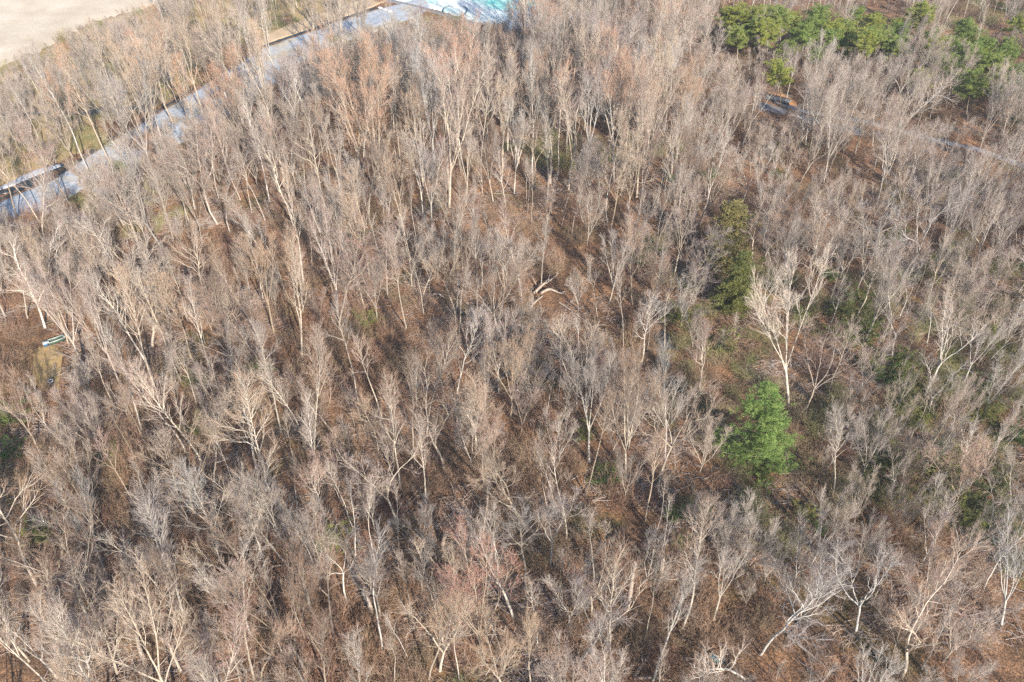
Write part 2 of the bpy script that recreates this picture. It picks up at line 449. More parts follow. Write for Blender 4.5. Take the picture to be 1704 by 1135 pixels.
def sprout(P, n, t0, ang, L, lv, g):
    N_, k, _ = P.shape
    t = t0 + (1 - t0) * (np.arange(n)[None] + g.uniform(0, 1, (N_, n))) / n
    f = np.clip(t * (k - 1), 0, k - 1.001); i = f.astype(int); u = (f - i)[..., None]
    r = np.arange(N_)[:, None]
    b = P[r, i] * (1 - u) + P[r, i + 1] * u
    d = P[r, i + 1] - P[r, i]; d /= np.linalg.norm(d, axis=2, keepdims=True) + 1e-9
    q = np.cross(d, g.normal(0, 1, d.shape)); q /= np.linalg.norm(q, axis=2, keepdims=True) + 1e-9
    a = g.uniform(ang[0], ang[1], (N_, n, 1))
    D = d * np.cos(a) + q * np.sin(a)
    Lx = L[:, None] * g.uniform(lv[0], lv[1], (N_, n)) * (1.15 - .45 * t)
    return b.reshape(-1, 3), D.reshape(-1, 3), Lx.ravel()

COUNTS = {'vase': 8, 'column': 8, 'spread': 7, 'oak': 6, 'pole': 6, 'bushy': 7, 'sapling': 6}
PROTO = {}
sd_ = 100
for kname, cnt in COUNTS.items():
    PROTO[kname] = [make_tree(kname, sd_ + i) for i in range(cnt)]
    sd_ += 20

# hand-placed trees: base pixel, tip pixel, kind, tint name
TINTS = {'pale': (1.18, 1.14, 1.08), 'grey': (.86, .91, .97), 'tan': (1.08, .96, .82), 'pinkish': (1.05, .92, .88), 'rusty': (1.2, .90, .70), 'whitish': (1.35, 1.35, 1.32), 'brown': (.70, .60, .52), 'reddish': (1.25, .86, .80), 'bluish': (.98, 1.04, 1.10)}
NAMED = [
 (263,160,240,52,'vase','pale'),(301,139,285,45,'column','pale'),(335,120,322,40,'column','pale'),(368,78,362,4,'vase','pale'),(421,81,418,16,'pole','pale'),
 (234,173,212,118,'bushy','grey'),(141,215,98,105,'vase','grey'),(158,197,128,92,'vase','grey'),(39,262,12,175,'column','tan'),(190,378,120,258,'vase','pale'),
 (206,374,150,262,'vase','pale'),(310,310,302,215,'spread','tan'),(397,187,388,105,'vase','tan'),(474,197,462,105,'column','pinkish'),(490,385,478,235,'oak','whitish'),
 (384,388,378,265,'spread','bluish'),(657,190,655,52,'vase','grey'),(576,166,568,75,'vase','pale'),(838,165,840,55,'vase','rusty'),(636,331,608,150,'vase','rusty'),
 (705,310,690,140,'vase','tan'),(747,345,745,128,'vase','pale'),(775,340,770,205,'vase','pale'),(835,303,832,180,'pole','pale'),(891,317,895,150,'spread','tan'),
 (1022,125,1020,22,'vase','rusty'),(1053,92,1050,12,'vase','rusty'),(944,82,945,0,'column','tan'),(1022,210,1010,90,'vase','pale'),(1053,180,1060,80,'vase','tan'),
 (1092,177,1095,65,'column','rusty'),(1046,388,1042,195,'spread','pale'),(1064,356,1085,215,'vase','pinkish'),(907,390,905,322,'spread','grey'),(985,385,980,325,'bushy','pale'),
 (1281,65,1286,8,'oak','pale'),(1477,110,1490,35,'column','pale'),(1408,127,1410,68,'vase','pale'),(1151,110,1146,8,'vase','tan'),(1197,225,1195,150,'bushy','pinkish'),
 (75,545,35,400,'spread','whitish'),(158,549,95,400,'column','pinkish'),(206,544,140,390,'column','tan'),(252,577,205,415,'spread','whitish'),(352,620,290,470,'column','pale'),
 (393,616,372,488,'oak','pale'),(456,553,430,398,'vase','tan'),(152,662,132,598,'bushy','whitish'),(331,683,300,580,'oak','pale'),(419,750,400,640,'spread','pale'),
 (560,725,512,618,'spread','pinkish'),(67,752,10,640,'spread','tan'),(835,521,845,385,'spread','pale'),(676,546,640,388,'column','pale'),(759,525,742,410,'spread','tan'),
 (761,655,756,530,'oak','bluish'),(849,694,852,560,'vase','tan'),(958,687,968,545,'spread','pale'),(629,750,620,640,'oak','tan'),(867,729,880,640,'bushy','pale'),
 (794,754,800,640,'spread','tan'),(900,482,915,368,'column','grey'),(995,549,1000,430,'pole','pale'),(1066,563,1080,430,'column','tan'),(1053,507,1060,380,'oak','tan'),
 (1313,676,1296,440,'vase','pale'),(1327,690,1400,545,'spread','pinkish'),(1165,651,1185,540,'oak','pinkish'),(1539,658,1560,500,'spread','pale'),(1484,602,1500,480,'spread','grey'),
 (1602,641,1640,535,'vase','grey'),(1257,443,1256,338,'spread','pale'),(1266,447,1300,345,'spread','pinkish'),(1549,450,1605,318,'vase','grey'),(1377,549,1398,460,'oak','brown'),
 (1687,686,1692,602,'bushy','whitish'),(171,886,90,738,'vase','pale'),(334,872,290,728,'spread','tan'),(338,890,262,812,'vase','pinkish'),(541,858,480,738,'oak','pinkish'),
 (571,841,530,738,'vase','pinkish'),(104,1001,60,888,'spread','tan'),(49,1100,-30,930,'column','whitish'),(195,1120,160,985,'bushy','whitish'),(205,1005,200,925,'bushy','pinkish'),
 (423,1130,372,955,'column','pale'),(435,1132,412,1000,'oak','tan'),(358,1132,320,1050,'bushy','tan'),(557,1070,510,925,'column','pinkish'),(271,893,242,828,'oak','tan'),
 (663,876,642,742,'spread','whitish'),(877,980,862,838,'oak','grey'),(854,1029,800,888,'spread','grey'),(804,1088,788,925,'vase','reddish'),(713,1130,680,945,'column','tan'),
 (732,1116,728,958,'vase','tan'),(765,1133,756,1020,'pole','pale'),(943,897,948,755,'pole','pale'),(929,872,922,748,'pole','pale'),(913,858,900,738,'pole','tan'),
 (958,1109,1000,975,'spread','grey'),(885,1150,885,1005,'column','tan'),(838,1150,840,1045,'bushy','tan'),(1133,1053,1158,835,'column','pale'),(1264,1088,1292,930,'oak','grey'),
 (1424,1050,1455,925,'spread','grey'),(1499,1133,1590,965,'spread','tan'),(1666,1039,1682,905,'vase','grey'),(1422,879,1440,788,'vase','pinkish'),(1105,585,1120,470,'pole','tan'),
 (1645,780,1660,690,'oak','tan'),(1330,1040,1345,930,'bushy','grey'),(1240,1130,1235,1010,'oak','pale'),(1590,850,1610,745,'bushy','tan'),(1530,1040,1560,930,'bushy','pinkish'),
]
TREES = []                                     # x, y, h, kind, tint, lean dx, named
for bx, by, tx, ty, kd, tn in NAMED:
    x, y, z = ground(bx, by); h, dx = top_of(x, y, z, tx, ty)
    TREES.append([x, y, h, kd, tn, dx, True])

# polygons (pixels of the photo) where no tree stands
NO_TREE = [
 [(-400, 140), (-40, 130), (60, 90), (150, 38), (230, 18), (310, -14), (420, -60), (420, -500), (-800, -500)],
 [(-60, 350), (0, 332), (100, 290), (215, 214), (330, 144), (440, 77), (560, 35), (625, 13), (690, 0), (700, 22), (640, 40), (560, 64), (500, 90), (410, 125), (330, 175), (240, 228), (130, 300), (60, 352), (-60, 395)],
 [(620, -80), (620, 0), (700, 20), (740, 26), (800, 42), (905, 60), (985, 20), (985, -80)],
 [(-40, 325), (-40, 318), (50, 288), (112, 268), (112, 280), (50, 318)],
 [(430, 80), (470, 46), (600, -5), (640, -20), (625, 14), (560, 34)],
 [(1190, 141), (1262, 155), (1330, 178), (1460, 201), (1630, 244), (1760, 284), (1760, 292), (1630, 256), (1460, 212), (1330, 188), (1262, 164), (1190, 150)],
 [(1262, 160), (1320, 178), (1340, 196), (1300, 196), (1262, 186)],
 [(46, 578), (110, 572), (106, 645), (48, 640)], [(86, 556), (112, 552), (112, 575), (86, 578)], [(78, 630), (100, 630), (100, 655), (78, 655)],
 [(1082, 548), (1120, 548), (1136, 590), (1090, 580)],
 [(1190, 640), (1330, 630), (1335, 800), (1200, 790), (1160, 680)],
 [(1180, 380), (1240, 380), (1260, 525), (1195, 525)],
 [(890, 455), (950, 455), (955, 520), (890, 520)],
 [(960, 470), (1000, 480), (1050, 560), (1010, 570)],
 [(695, 800), (790, 790), (800, 890), (740, 910)],
 [(1150, 1085), (1225, 1085), (1225, 1120), (1150, 1120)],
 [(1350, 960), (1420, 1000), (1480, 1090), (1380, 1130), (1300, 1050)],
 [(1090, 800), (1300, 790), (1380, 900), (1320, 940), (1190, 930)],
 [(1080, 610), (1150, 620), (1150, 700), (1080, 700)],
 [(1200, 850), (1330, 820), (1360, 930), (1220, 920)],
]
def blocked(px, py, polys):
    return any(inside(q, px, py) for q in polys)

KEEP_CLEAR = [[(-60, 200), (0, 108), (60, 62), (120, 42), (180, 22), (240, 0), (240, -200), (-200, -200)], [(1212, 0), (1330, 0), (1330, 72), (1218, 76)], [(1336, 0), (1500, 12), (1500, 66), (1340, 56)], [(1585, 22), (1704, 22), (1704, 78), (1592, 70)], [(-60, 340), (0, 330), (60, 308), (100, 290), (215, 214), (240, 220), (130, 306), (60, 345), (-60, 390)],
 [(215, 216), (330, 146), (440, 79), (560, 37), (620, 15), (690, 0), (700, 14), (560, 54), (480, 78), (410, 105), (330, 152), (240, 215)],
 [(620, -80), (620, 0), (700, 14), (740, 24), (800, 36), (840, 20), (840, -80)], NO_TREE[7], NO_TREE[8], NO_TREE[9], NO_TREE[10], [(1205, 630), (1335, 630), (1340, 800), (1205, 800)],
 [(1172, 340), (1236, 335), (1255, 510), (1190, 515), (1172, 420)], [(885, 455), (945, 455), (950, 505), (885, 515)],
 [(1275, 158), (1318, 166), (1320, 184), (1275, 180)], [(960, 475), (1000, 480), (1040, 545), (1010, 550)], [(1370, 980), (1410, 980), (1470, 1080), (1390, 1110), (1320, 1050)],
 [(1410, 232), (1470, 290), (1460, 300), (1405, 250)], [(705, 800), (760, 800), (780, 880), (750, 900)], [(1155, 1080), (1225, 1080), (1225, 1115), (1155, 1115)],
 [(1590, 236), (1630, 240), (1630, 252), (1580, 244)]]
def covers(x, y, h, dx):
    u = R.random(); polys = KEEP_CLEAR if u > .18 else (KEEP_CLEAR[:4] + KEEP_CLEAR[6:] if u > .07 else KEEP_CLEAR[:1] + KEEP_CLEAR[4:])
    for f in (.2, .3, .4, .5, .6, .7, .8, .9, 1.0):
        for w in (-.15, 0, .15):
            if blocked(*project(x + dx * f + w * h * (f > .5), y, h * f), polys): return True
    return False
cell = {}
def near(x, y, d):
    i0, j0 = int(x // 6), int(y // 6)
    for i in range(i0 - 1, i0 + 2):
        for j in range(j0 - 1, j0 + 2):
            for (a, b) in cell.get((i, j), ()):
                if (a - x) ** 2 + (b - y) ** 2 < d * d: return True
    return False
def occupy(x, y): cell.setdefault((int(x // 6), int(y // 6)), []).append((x, y))
for t in TREES: occupy(t[0], t[1])

def zone(px, py):
    """kinds, tints and height range by where the photo shows them"""
    if px + 1.75 * py < 590: return (['vase', 'column', 'bushy', 'pole'], ['grey', 'tan', 'pale', 'brown'], (10, 17), .95)
    if py < 330 and px < 1130: return (['vase', 'vase', 'column', 'spread', 'pole'], ['pale', 'pale', 'tan', 'bluish', 'grey', 'rusty'], (17, 27), 1.0)
    if px > 1180 and py < 150: return (['vase', 'column', 'pole', 'bushy'], ['pale', 'tan', 'pinkish'], (12, 17), .55)
    if px > 1120 and py > 620: return (['bushy', 'oak', 'spread', 'bushy', 'vase'], ['grey', 'pinkish', 'tan', 'brown'], (7, 14), .7)
    if px > 1120: return (['bushy', 'vase', 'spread', 'oak', 'bushy'], ['grey', 'pinkish', 'tan', 'brown'], (10, 19), .8)
    if px < 560: return (['column', 'column', 'spread', 'vase', 'pole', 'oak'], ['pinkish', 'tan', 'pale', 'grey', 'brown'], (13, 22), 1.0)
    return (['spread', 'oak', 'column', 'column', 'vase', 'bushy', 'pole', 'pole', 'pole'], ['tan', 'brown', 'pinkish', 'pale', 'grey'], (11, 20), .95)

def clump(x, y):      # patchiness of the wood
    return .5 + .28 * math.sin(x / 7.3 + 1.7 * math.sin(y / 9.1)) + .28 * math.sin(y / 6.1 + 1.9 * math.sin(x / 8.7 + 2))
def scatter(n_try, dmin, kinds=None, hr=None, keep=1.0, gaps=False, only=None):
    out = []
    for _ in range(n_try):
        y = R.uniform(34, 300); hw = 34 + .66 * y
        x = R.uniform(-hw, hw)
        px, py = project(x, y, 0)
        if px < -230 or px > 1930 or (only and not only(px, py)): continue
        ks, tn, h, den = zone(px, py)
        if R.random() > den * keep: continue
        if clump(x * .8 + 40, y * .8) < .24: continue
        if blocked(px, py, NO_TREE) or near(x, y, dmin): continue
        kd = R.choice(kinds or ks); hh = R.uniform(*(hr or h))
        if kd == 'bushy' and not hr: hh *= .8
        dx = R.gauss(0, .035) * hh
        if covers(x, y, hh, dx):
            hh *= .55; dx *= .55
            if hh < 4.5 or covers(x, y, hh, dx): continue
            kd = 'bushy' if hh > 6 else 'sapling'
        occupy(x, y)
        out.append([x, y, hh, kd, R.choice(tn), dx, False])
    return out
TREES += scatter(14000, 3.9, gaps=True)
n_big = len(TREES)
TREES += scatter(7000, 2.7, ['sapling', 'pole', 'pole', 'bushy'], (4, 12), .8)
TREES += scatter(9000, 2.1, ['bushy', 'sapling', 'pole'], (5, 9), 1.5, only=lambda px, py: px + 1.75 * py < 600 and px < 640)
print('trees', n_big, len(TREES))

# how large each tree shows
def shows(t):
    x, y, h = t[:3]
    p0 = project(x, y, 0); p1 = project(x + t[5], y, h)
    if max(p0[0], p1[0]) < -5 or min(p0[0], p1[0]) > 1709 or p1[1] > 1125 or p0[1] < 10: return -1
    return math.hypot(p0[0] - p1[0], p0[1] - p1[1]) * (1.0 if t[3] != 'sapling' else .7) * (1.6 if t[6] else 1.0)
order = sorted(range(len(TREES)), key=lambda i: -shows(TREES[i]))
ALONE, REST = order[:298], order[298:]

# ---- things the labels refer to (photo pixels)
MARKS = [('bright green pine', 1275, 715), ('olive cedars', 1215, 430), ('fallen white limb', 915, 490), ('dark woodland pool', 1108, 566), ('pale metal trough', 95, 566),
         ('teal barrel', 1190, 1098), ('reddish crown', 795, 985), ('footbridge', 1292, 168), ('iced pond', 60, 295), ('small creek', 150, 186),
         ('turquoise ground', 800, 30), ('bend of the footpath', 1460, 207), ('lone small cedar', 1297, 245), ('long shadow stripes', 745, 840), ('bottom left corner', 20, 1120),
         ('bottom right corner', 1690, 1120), ('bottom edge centre', 852, 1130), ('photo centre', 852, 567), ('left edge middle', 5, 480), ('right edge middle', 1700, 560),
         ('white curved tree', 228, 500), ('big white crooked tree', 1150, 930), ('white wide oak', 650, 790), ('white bushy crown', 178, 1040), ('rusty topped twin trees', 1036, 70),
         ('rusty crowned tall tree', 620, 200), ('pale track end', 600, 50), ('top right pines', 1640, 60), ('white dense oak', 484, 300), ('yellow green bush', 340, 700),
         ('tall slender pale poles', 930, 800), ('crooked centre tree', 840, 440), ('upper right edge', 1700, 300), ('lower right edge', 1700, 850), ('snapped leaning snag', 1046, 985),
         ('open brown glade', 1230, 870), ('upper centre vase tree', 746, 230), ('grey mid right tree', 1550, 570)]
ORD = ['nearest', 'second', 'third', 'fourth', 'fifth', 'sixth', 'seventh', 'eighth', 'ninth', 'tenth', 'eleventh', 'twelfth']
SHAPE = {'vase': 'many-stemmed', 'column': 'straight', 'spread': 'crooked', 'oak': 'wide-limbed', 'pole': 'slender', 'bushy': 'low bushy', 'sapling': 'thin young'}
def direction(dx, dy):
    a = math.degrees(math.atan2(-dy, dx)) % 360
    return ['right of', 'above right of', 'above', 'above left of', 'left of', 'below left of', 'below', 'below right of'][int((a + 22.5) // 45) % 8]
used_dirs = {}
def place_label(px, py, look, noun):
    ms = sorted(MARKS, key=lambda m: math.hypot(m[1] - px, m[2] - py))
    m = next((q for q in ms if math.hypot(q[1] - px, q[2] - py) > 12), ms[0])
    d = direction(px - m[1], py - m[2])
    used_dirs.setdefault((m[0], d), []).append((math.hypot(px - m[1], py - m[2]), look, noun))
    return (m[0], d, math.hypot(px - m[1], py - m[2]), look, noun)
def finish_label(rec):
    m, d, dist, look, noun = rec
    lst = sorted(v[0] for v in used_dirs[(m, d)] if v[2] == noun)
    o = ORD[min(lst.index(dist), len(ORD) - 1)]
    return f'{look} {noun}, {o} {d} the {m}'

pending = []
def place_tree(t):
    x, y, h, kd, tn, dx, named = t
    z = float(gz(x, y))
    vi = R.randrange(len(PROTO[kd])); tr, cr = PROTO[kd][vi]
    root = bpy.data.objects.new('bare_tree', None); COL.objects.link(root); root.empty_display_size = .5
    s = h / KINDS[kd]['H']
    root.location = (x, y, z); root.rotation_euler = (R.gauss(0, .02), math.atan2(dx, h), 0)
    sx = s * (R.uniform(.78, 1.0)) * (min(1.0, 19.0 / h) ** .9 if kd in ('spread', 'oak') else 1.0)
    if h < 14 and kd == 'vase': sx *= 1.15
    root.scale = (sx, sx, s)
    rz = R.uniform(0, 6.28); c = TINTS[tn]; j = R.uniform(.88, 1.1)
    for nm, me in (('trunk', tr), ('crown', cr)):
        o = bpy.data.objects.new(nm, me); COL.objects.link(o); o.parent = root; o.rotation_euler = (0, 0, rz)
        k_ = j if nm == 'crown' else (j if tn in ('whitish', 'pale', 'bluish') else j * .95)
        cc = c if nm == 'crown' or tn not in ('rusty', 'reddish') else (1.05, .95, .85)
        if nm == 'trunk': cc = tuple(.5 + .5 * v for v in cc) if tn not in ('whitish',) else cc
        if nm == 'crown' and tn == 'whitish': cc = (1.22, 1.25, 1.25)
        o.color = (cc[0] * k_, cc[1] * k_, cc[2] * k_, 1)
    size = 'tall' if h > 17 else ('medium' if h > 11 else 'small')
    if kd in ('bushy', 'sapling'): size = ''
    p0, p1 = project(x, y, z), project(x + dx, y, z + h)
    look = f'{size} {tn} {SHAPE[kd]}'.strip()
    tag(root, None, 'tree', 'bare winter trees of the wood')
    pending.append((root, place_label((p0[0] + p1[0]) / 2, (p0[1] + p1[1]) / 2, look, 'bare tree')))
for i in ALONE: place_tree(TREES[i])

# ------------------------------------------------------------ instanced masses (uncountable)
def scatter_object(name, label, cat, pts, protos, seed, group=None):
    """ONE object: pts rows x,y,z,rx,ry,rz,sx,sz,index on which meshes from protos (lists of meshes) stand"""
    me = bpy.data.meshes.new(name); n = len(pts); A = np.array(pts, np.float32)
    me.vertices.add(n); me.vertices.foreach_set('co', A[:, :3].ravel().copy())
    for an, ty, cols in (('rot', 'FLOAT_VECTOR', (3, 6)), ('scl', 'FLOAT_VECTOR', None), ('pick', 'INT', None)):
        at_ = me.attributes.new(an, ty, 'POINT')
        if an == 'rot': at_.data.foreach_set('vector', A[:, 3:6].ravel().copy())
        elif an == 'scl': at_.data.foreach_set('vector', np.stack([A[:, 6], A[:, 6], A[:, 7]], 1).ravel().copy())
        else: at_.data.foreach_set('value', A[:, 8].astype(np.int32))
    o = put(name, me); tag(o, label, cat, group, 'stuff')
    ng = bpy.data.node_groups.new(name, 'GeometryNodeTree')
    ng.interface.new_socket('Geometry', in_out='INPUT', socket_type='NodeSocketGeometry')
    ng.interface.new_socket('Geometry', in_out='OUTPUT', socket_type='NodeSocketGeometry')
    gi = ng.nodes.new('NodeGroupInput'); go = ng.nodes.new('NodeGroupOutput')
    join = ng.nodes.new('GeometryNodeJoinGeometry')
    def attr(nm, ty):
        a = ng.nodes.new('GeometryNodeInputNamedAttribute'); a.data_type = ty; a.inputs[0].default_value = nm
        return next(s for s in a.outputs if s.enabled and s.name == 'Attribute')
    for pi, meshes in enumerate(protos):
        c = bpy.data.collections.new(f'{name}_forms')
        for qi, m in enumerate(meshes):
            ob = bpy.data.objects.new(f'{name}_form_{pi}_{qi:03d}', m); c.objects.link(ob)
        ci = ng.nodes.new('GeometryNodeCollectionInfo'); ci.inputs['Collection'].default_value = c
        ci.inputs['Separate Children'].default_value = True; ci.inputs['Reset Children'].default_value = True
        ip = ng.nodes.new('GeometryNodeInstanceOnPoints')
        ng.links.new(gi.outputs[0], ip.inputs['Points']); ng.links.new(ci.outputs[0], ip.inputs['Instance'])
        ip.inputs['Pick Instance'].default_value = True
        ng.links.new(attr('pick', 'INT'), ip.inputs['Instance Index'])
        e2r = ng.nodes.new('FunctionNodeEulerToRotation'); ng.links.new(attr('rot', 'FLOAT_VECTOR'), e2r.inputs[0])
        ng.links.new(e2r.outputs[0], ip.inputs['Rotation'])
        ng.links.new(attr('scl', 'FLOAT_VECTOR'), ip.inputs['Scale'])
        ng.links.new(ip.outputs[0], join.inputs[0])
    ng.links.new(join.outputs[0], go.inputs[0])
    md = o.modifiers.new('scatter', 'NODES'); md.node_group = ng
    return o

flat = []; base_index = {}
for kname in COUNTS:
    base_index[kname] = len(flat); flat += PROTO[kname]
rows = []
for i in REST:
    x, y, h, kd, tn, dx, _ = TREES[i]; s = h / KINDS[kd]['H']; w = s * R.uniform(.66, .92)
    rows.append((x, y, float(gz(x, y)), R.gauss(0, .03), math.atan2(dx, h), R.uniform(0, 6.28), w, s, base_index[kd] + R.randrange(COUNTS[kd])))
scatter_object('bare_woodland', 'mass of thinner bare trees filling the wood between the larger ones', 'woodland', rows, [[a for a, _ in flat], [b for _, b in flat]], 1)

# undergrowth: thickets of thin stems, brier mounds, fallen sticks
def make_brush(kind, seed):
    g = np.random.default_rng(seed); b = MB()
    if kind == 'thicket':
        n = 70; r = 1.3; a = g.uniform(0, 6.28, n); q = r * np.sqrt(g.uniform(0, 1, n))
        S = np.stack([q * np.cos(a), q * np.sin(a), np.full(n, -.1)], 1)
        D = np.stack([g.normal(0, .35, n), g.normal(0, .35, n), np.ones(n)], 1); L = g.uniform(1.0, 3.4, n)
        P = steps(S, D, L, 6, .16, .02, g)
        b.tubes(P, np.full((n, 1), .015) * np.linspace(1, .4, 6)[None], 3)
        S2, D2, L2 = sprout(P, 6, .25, (.3, .8), L * .32, (.5, 1.3), g); P2 = steps(S2, D2, L2, 3, .2, .03, g)
        b.tubes(P2, np.full((len(P2), 1), .013) * np.array([[1, .7, .4]]), 3)
    elif kind == 'brier':
        n = 150; r = 1.5; a = g.uniform(0, 6.28, n); q = r * np.sqrt(g.uniform(0, 1, n))
        S = np.stack([q * np.cos(a), q * np.sin(a), np.full(n, -.1)], 1)
        D = np.stack([g.normal(0, .6, n), g.normal(0, .6, n), np.full(n, 1.1)], 1); L = g.uniform(1.2, 3.0, n)
        P = steps(S, D, L, 8, .22, -.16, g)
        b.tubes(P, np.full((n, 1), .017) * np.linspace(1, .5, 8)[None], 3)
        S2, D2, L2 = sprout(P, 5, .2, (.4, 1.3), L * .16, (.5, 1.3), g); P2 = steps(S2, D2, L2, 3, .25, -.02, g)
        b.tubes(P2, np.full((len(P2), 1), .011) * np.array([[1, .7, .35]]), 3)
    else:
        n = 34; S = np.stack([g.uniform(-2, 2, n), g.uniform(-2, 2, n), g.uniform(0, .18, n)], 1)
        a = g.uniform(0, 6.28, n); D = np.stack([np.cos(a), np.sin(a), g.uniform(-.03, .14, n)], 1); L = g.uniform(.7, 2.6, n) ** 1.2
        P = steps(S, D, L, 5, .1, 0, g)
        b.tubes(P, g.uniform(.015, .05, (n, 1)) * np.linspace(1, .4, 5)[None], 3)
        S2, D2, L2 = sprout(P, 5, .3, (.4, 1.0), L * .3, (.5, 1.3), g); P2 = steps(S2, D2, L2, 3, .2, .05, g)
        b.tubes(P2, np.full((len(P2), 1), .012) * np.array([[1, .7, .35]]), 3)
    return b.mesh(kind, M_BRUSH if kind != 'sticks' else M_TWIG)
def olive(me):
    me.materials.clear(); me.materials.append(M_OLIVE); return me
BR = [make_brush('thicket', 1), make_brush('thicket', 2), make_brush('thicket', 3), make_brush('brier', 4), make_brush('brier', 5), make_brush('sticks', 6), make_brush('sticks', 7), olive(make_brush('brier', 8)), olive(make_brush('brier', 9)), olive(make_brush('thicket', 10))]
NO_BRUSH = NO_TREE[:6] + NO_TREE[7:11] + [[(1172, 1085), (1214, 1085), (1216, 1122), (1168, 1122)], [(895, 478), (950, 476), (950, 505), (895, 510)]]
GLADES = NO_TREE[14:16] + NO_TREE[17:18] + [NO_TREE[13]]
rows = []
g2 = np.random.default_rng(77)
while len(rows) < 6200:
    y = R.uniform(36, 300); hw = 22 + .64 * y; x = R.uniform(-hw, hw); px, py = project(x, y, 0)
    if blocked(px, py, NO_BRUSH): continue
    gl = blocked(px, py, GLADES); c = clump(x, y)
    u = R.random()
    brushy = px > 1100 and 450 < py < 920 and not (px > 1330 and py > 860)
    if gl: kd = R.choice([5, 6]) if u < .8 else 0
    elif c > .55: kd = R.choice([0, 1, 2, 0, 1, 2, 3, 4])
    elif u < .45: kd = R.choice([5, 6])
    elif u < .75: kd = R.choice([0, 1, 2, 3])
    else: continue
    if brushy and u > .22 and kd < 5: kd = R.choice([3, 7, 8, 9])
    elif kd < 5 and clump(x * .35 + 9, y * .35 - 5) > .86 and u > .3: kd = R.choice([7, 8, 9])
    if (gl or (px > 1180 and py > 940)) and R.random() < .6: continue
    s = R.uniform(.6, 1.25) * (1.25 if kd < 3 and c > .8 else 1)
    if px + 1.75 * py < 560: s *= .8; kd = R.choice([kd, 7, 9])
    rows.append((x, y, float(gz(x, y)), R.gauss(0, .08), R.gauss(0, .08), R.uniform(0, 6.28), s, s * R.uniform(.7, 1.1), kd))
scatter_object('undergrowth', 'brown leafless undergrowth and fallen sticks covering the forest floor', 'undergrowth', rows, [BR], 2)

# ------------------------------------------------------------ conifers and evergreen shrubs
def tufts(b, C, n, size, width, g, flat_=.5):
    """needle sprays: n thin leaves round every point of C"""
    m = len(C); D = g.normal(0, 1, (m, n, 3)); D[..., 2] = D[..., 2] * flat_ + .25; D /= np.linalg.norm(D, axis=2, keepdims=True)
    L = size * g.uniform(.6, 1.2, (m, n, 1)); Q = np.cross(D, g.normal(0, 1, D.shape)); Q /= np.linalg.norm(Q, axis=2, keepdims=True)
    o = C[:, None] + g.normal(0, size * .25, D.shape)
    v = np.stack([o - Q * width * .5, o + D * L * .5 + Q * width, o + D * L, o + D * L * .45 - Q * width], 2).reshape(-1, 3)
    i = np.arange(m * n) * 4
    b.add(v, np.concatenate([np.stack([i, i + 1, i + 2], 1), np.stack([i, i + 2, i + 3], 1)]))
def make_conifer(kind, seed):
    g = np.random.default_rng(seed); wood = MB(); fol = MB()
    if kind == 'white_pine':
        H, rad, start, nb, mat_ = 16., 5.2, .05, 125, M_PINE
    elif kind == 'virginia_pine':
        H, rad, start, nb, mat_ = 15., 3.4, .48, 60, M_VPINE
    elif kind == 'cedar':
        H, rad, start, nb, mat_ = 13., 2.3, .04, 130, M_CEDAR
    T = line((0, 0, -.3), (g.normal(0, .03), g.normal(0, .03), 1), H, 12, .03, .03, g)
    wood.tubes(T[None], (np.linspace(1, .1, 12) * (.2 if kind != 'cedar' else .12))[None], 8)
    pts = []; az = 0; tilt = {'white_pine': .12, 'virginia_pine': .35, 'cedar': .75}[kind]
    Bs = []
    for j in range(nb):
        u = (j + g.uniform(0, 1)) / nb; t = start + (1 - start) * u; b0, _ = at(T, min(t, .985)); az += 2.4 + g.normal(0, .5)
        if kind == 'white_pine':
            tier = .68 + .42 * math.sin(u * 6.28 * 7.5); L = rad * (1 - u ** 1.5) ** .8 * (.62 + .38 * min(1, u * 4)) * tier * g.uniform(.6, 1.15) + .3
            L *= 1 + .22 * math.cos(az - 3.4)
        elif kind == 'virginia_pine':
            L = rad * math.sin(min(math.pi, .5 + u * 2.5)) ** .7 * g.uniform(.5, 1.2) + .3
        else:
            L = rad * (1 - u) ** .55 * g.uniform(.35, 1.25) * (.8 + .2 * math.sin(u * 30)) + .2
        d = np.array([math.cos(az), math.sin(az), tilt + g.normal(0, .12) + (u * .5 if kind == 'white_pine' else 0)])
        Q = line(b0, d, L, 6, .09, .05, g); Bs.append(Q)
        for q in range(max(3, int(L * (5.5 if kind == 'white_pine' else 5)))):
            s = g.uniform(.28 if kind != 'cedar' else .15, 1.03); c, dd = at(Q, min(s, .99))
            side = g.normal(0, 1, 3) * np.array([1, 1, .3]) * (.14 + .05 * L)
            if kind == 'white_pine': side[:2] *= 1.7; side[2] *= .5
            pts.append(c + side)
    wood.tubes(np.array(Bs), np.full((len(Bs), 1), .05 if kind != 'cedar' else .025) * np.linspace(1, .25, 6)[None], 4)
    pts = np.array(pts)
    if kind == 'white_pine': tufts(fol, pts, 30, .36, .026, g, .5)
    elif kind == 'virginia_pine': tufts(fol, pts, 24, .36, .04, g, .8)
    else: tufts(fol, pts, 24, .28, .035, g, 1.3)
    return wood.mesh(kind + '_trunk', M_BARK, True), fol.mesh(kind + '_needles', mat_)
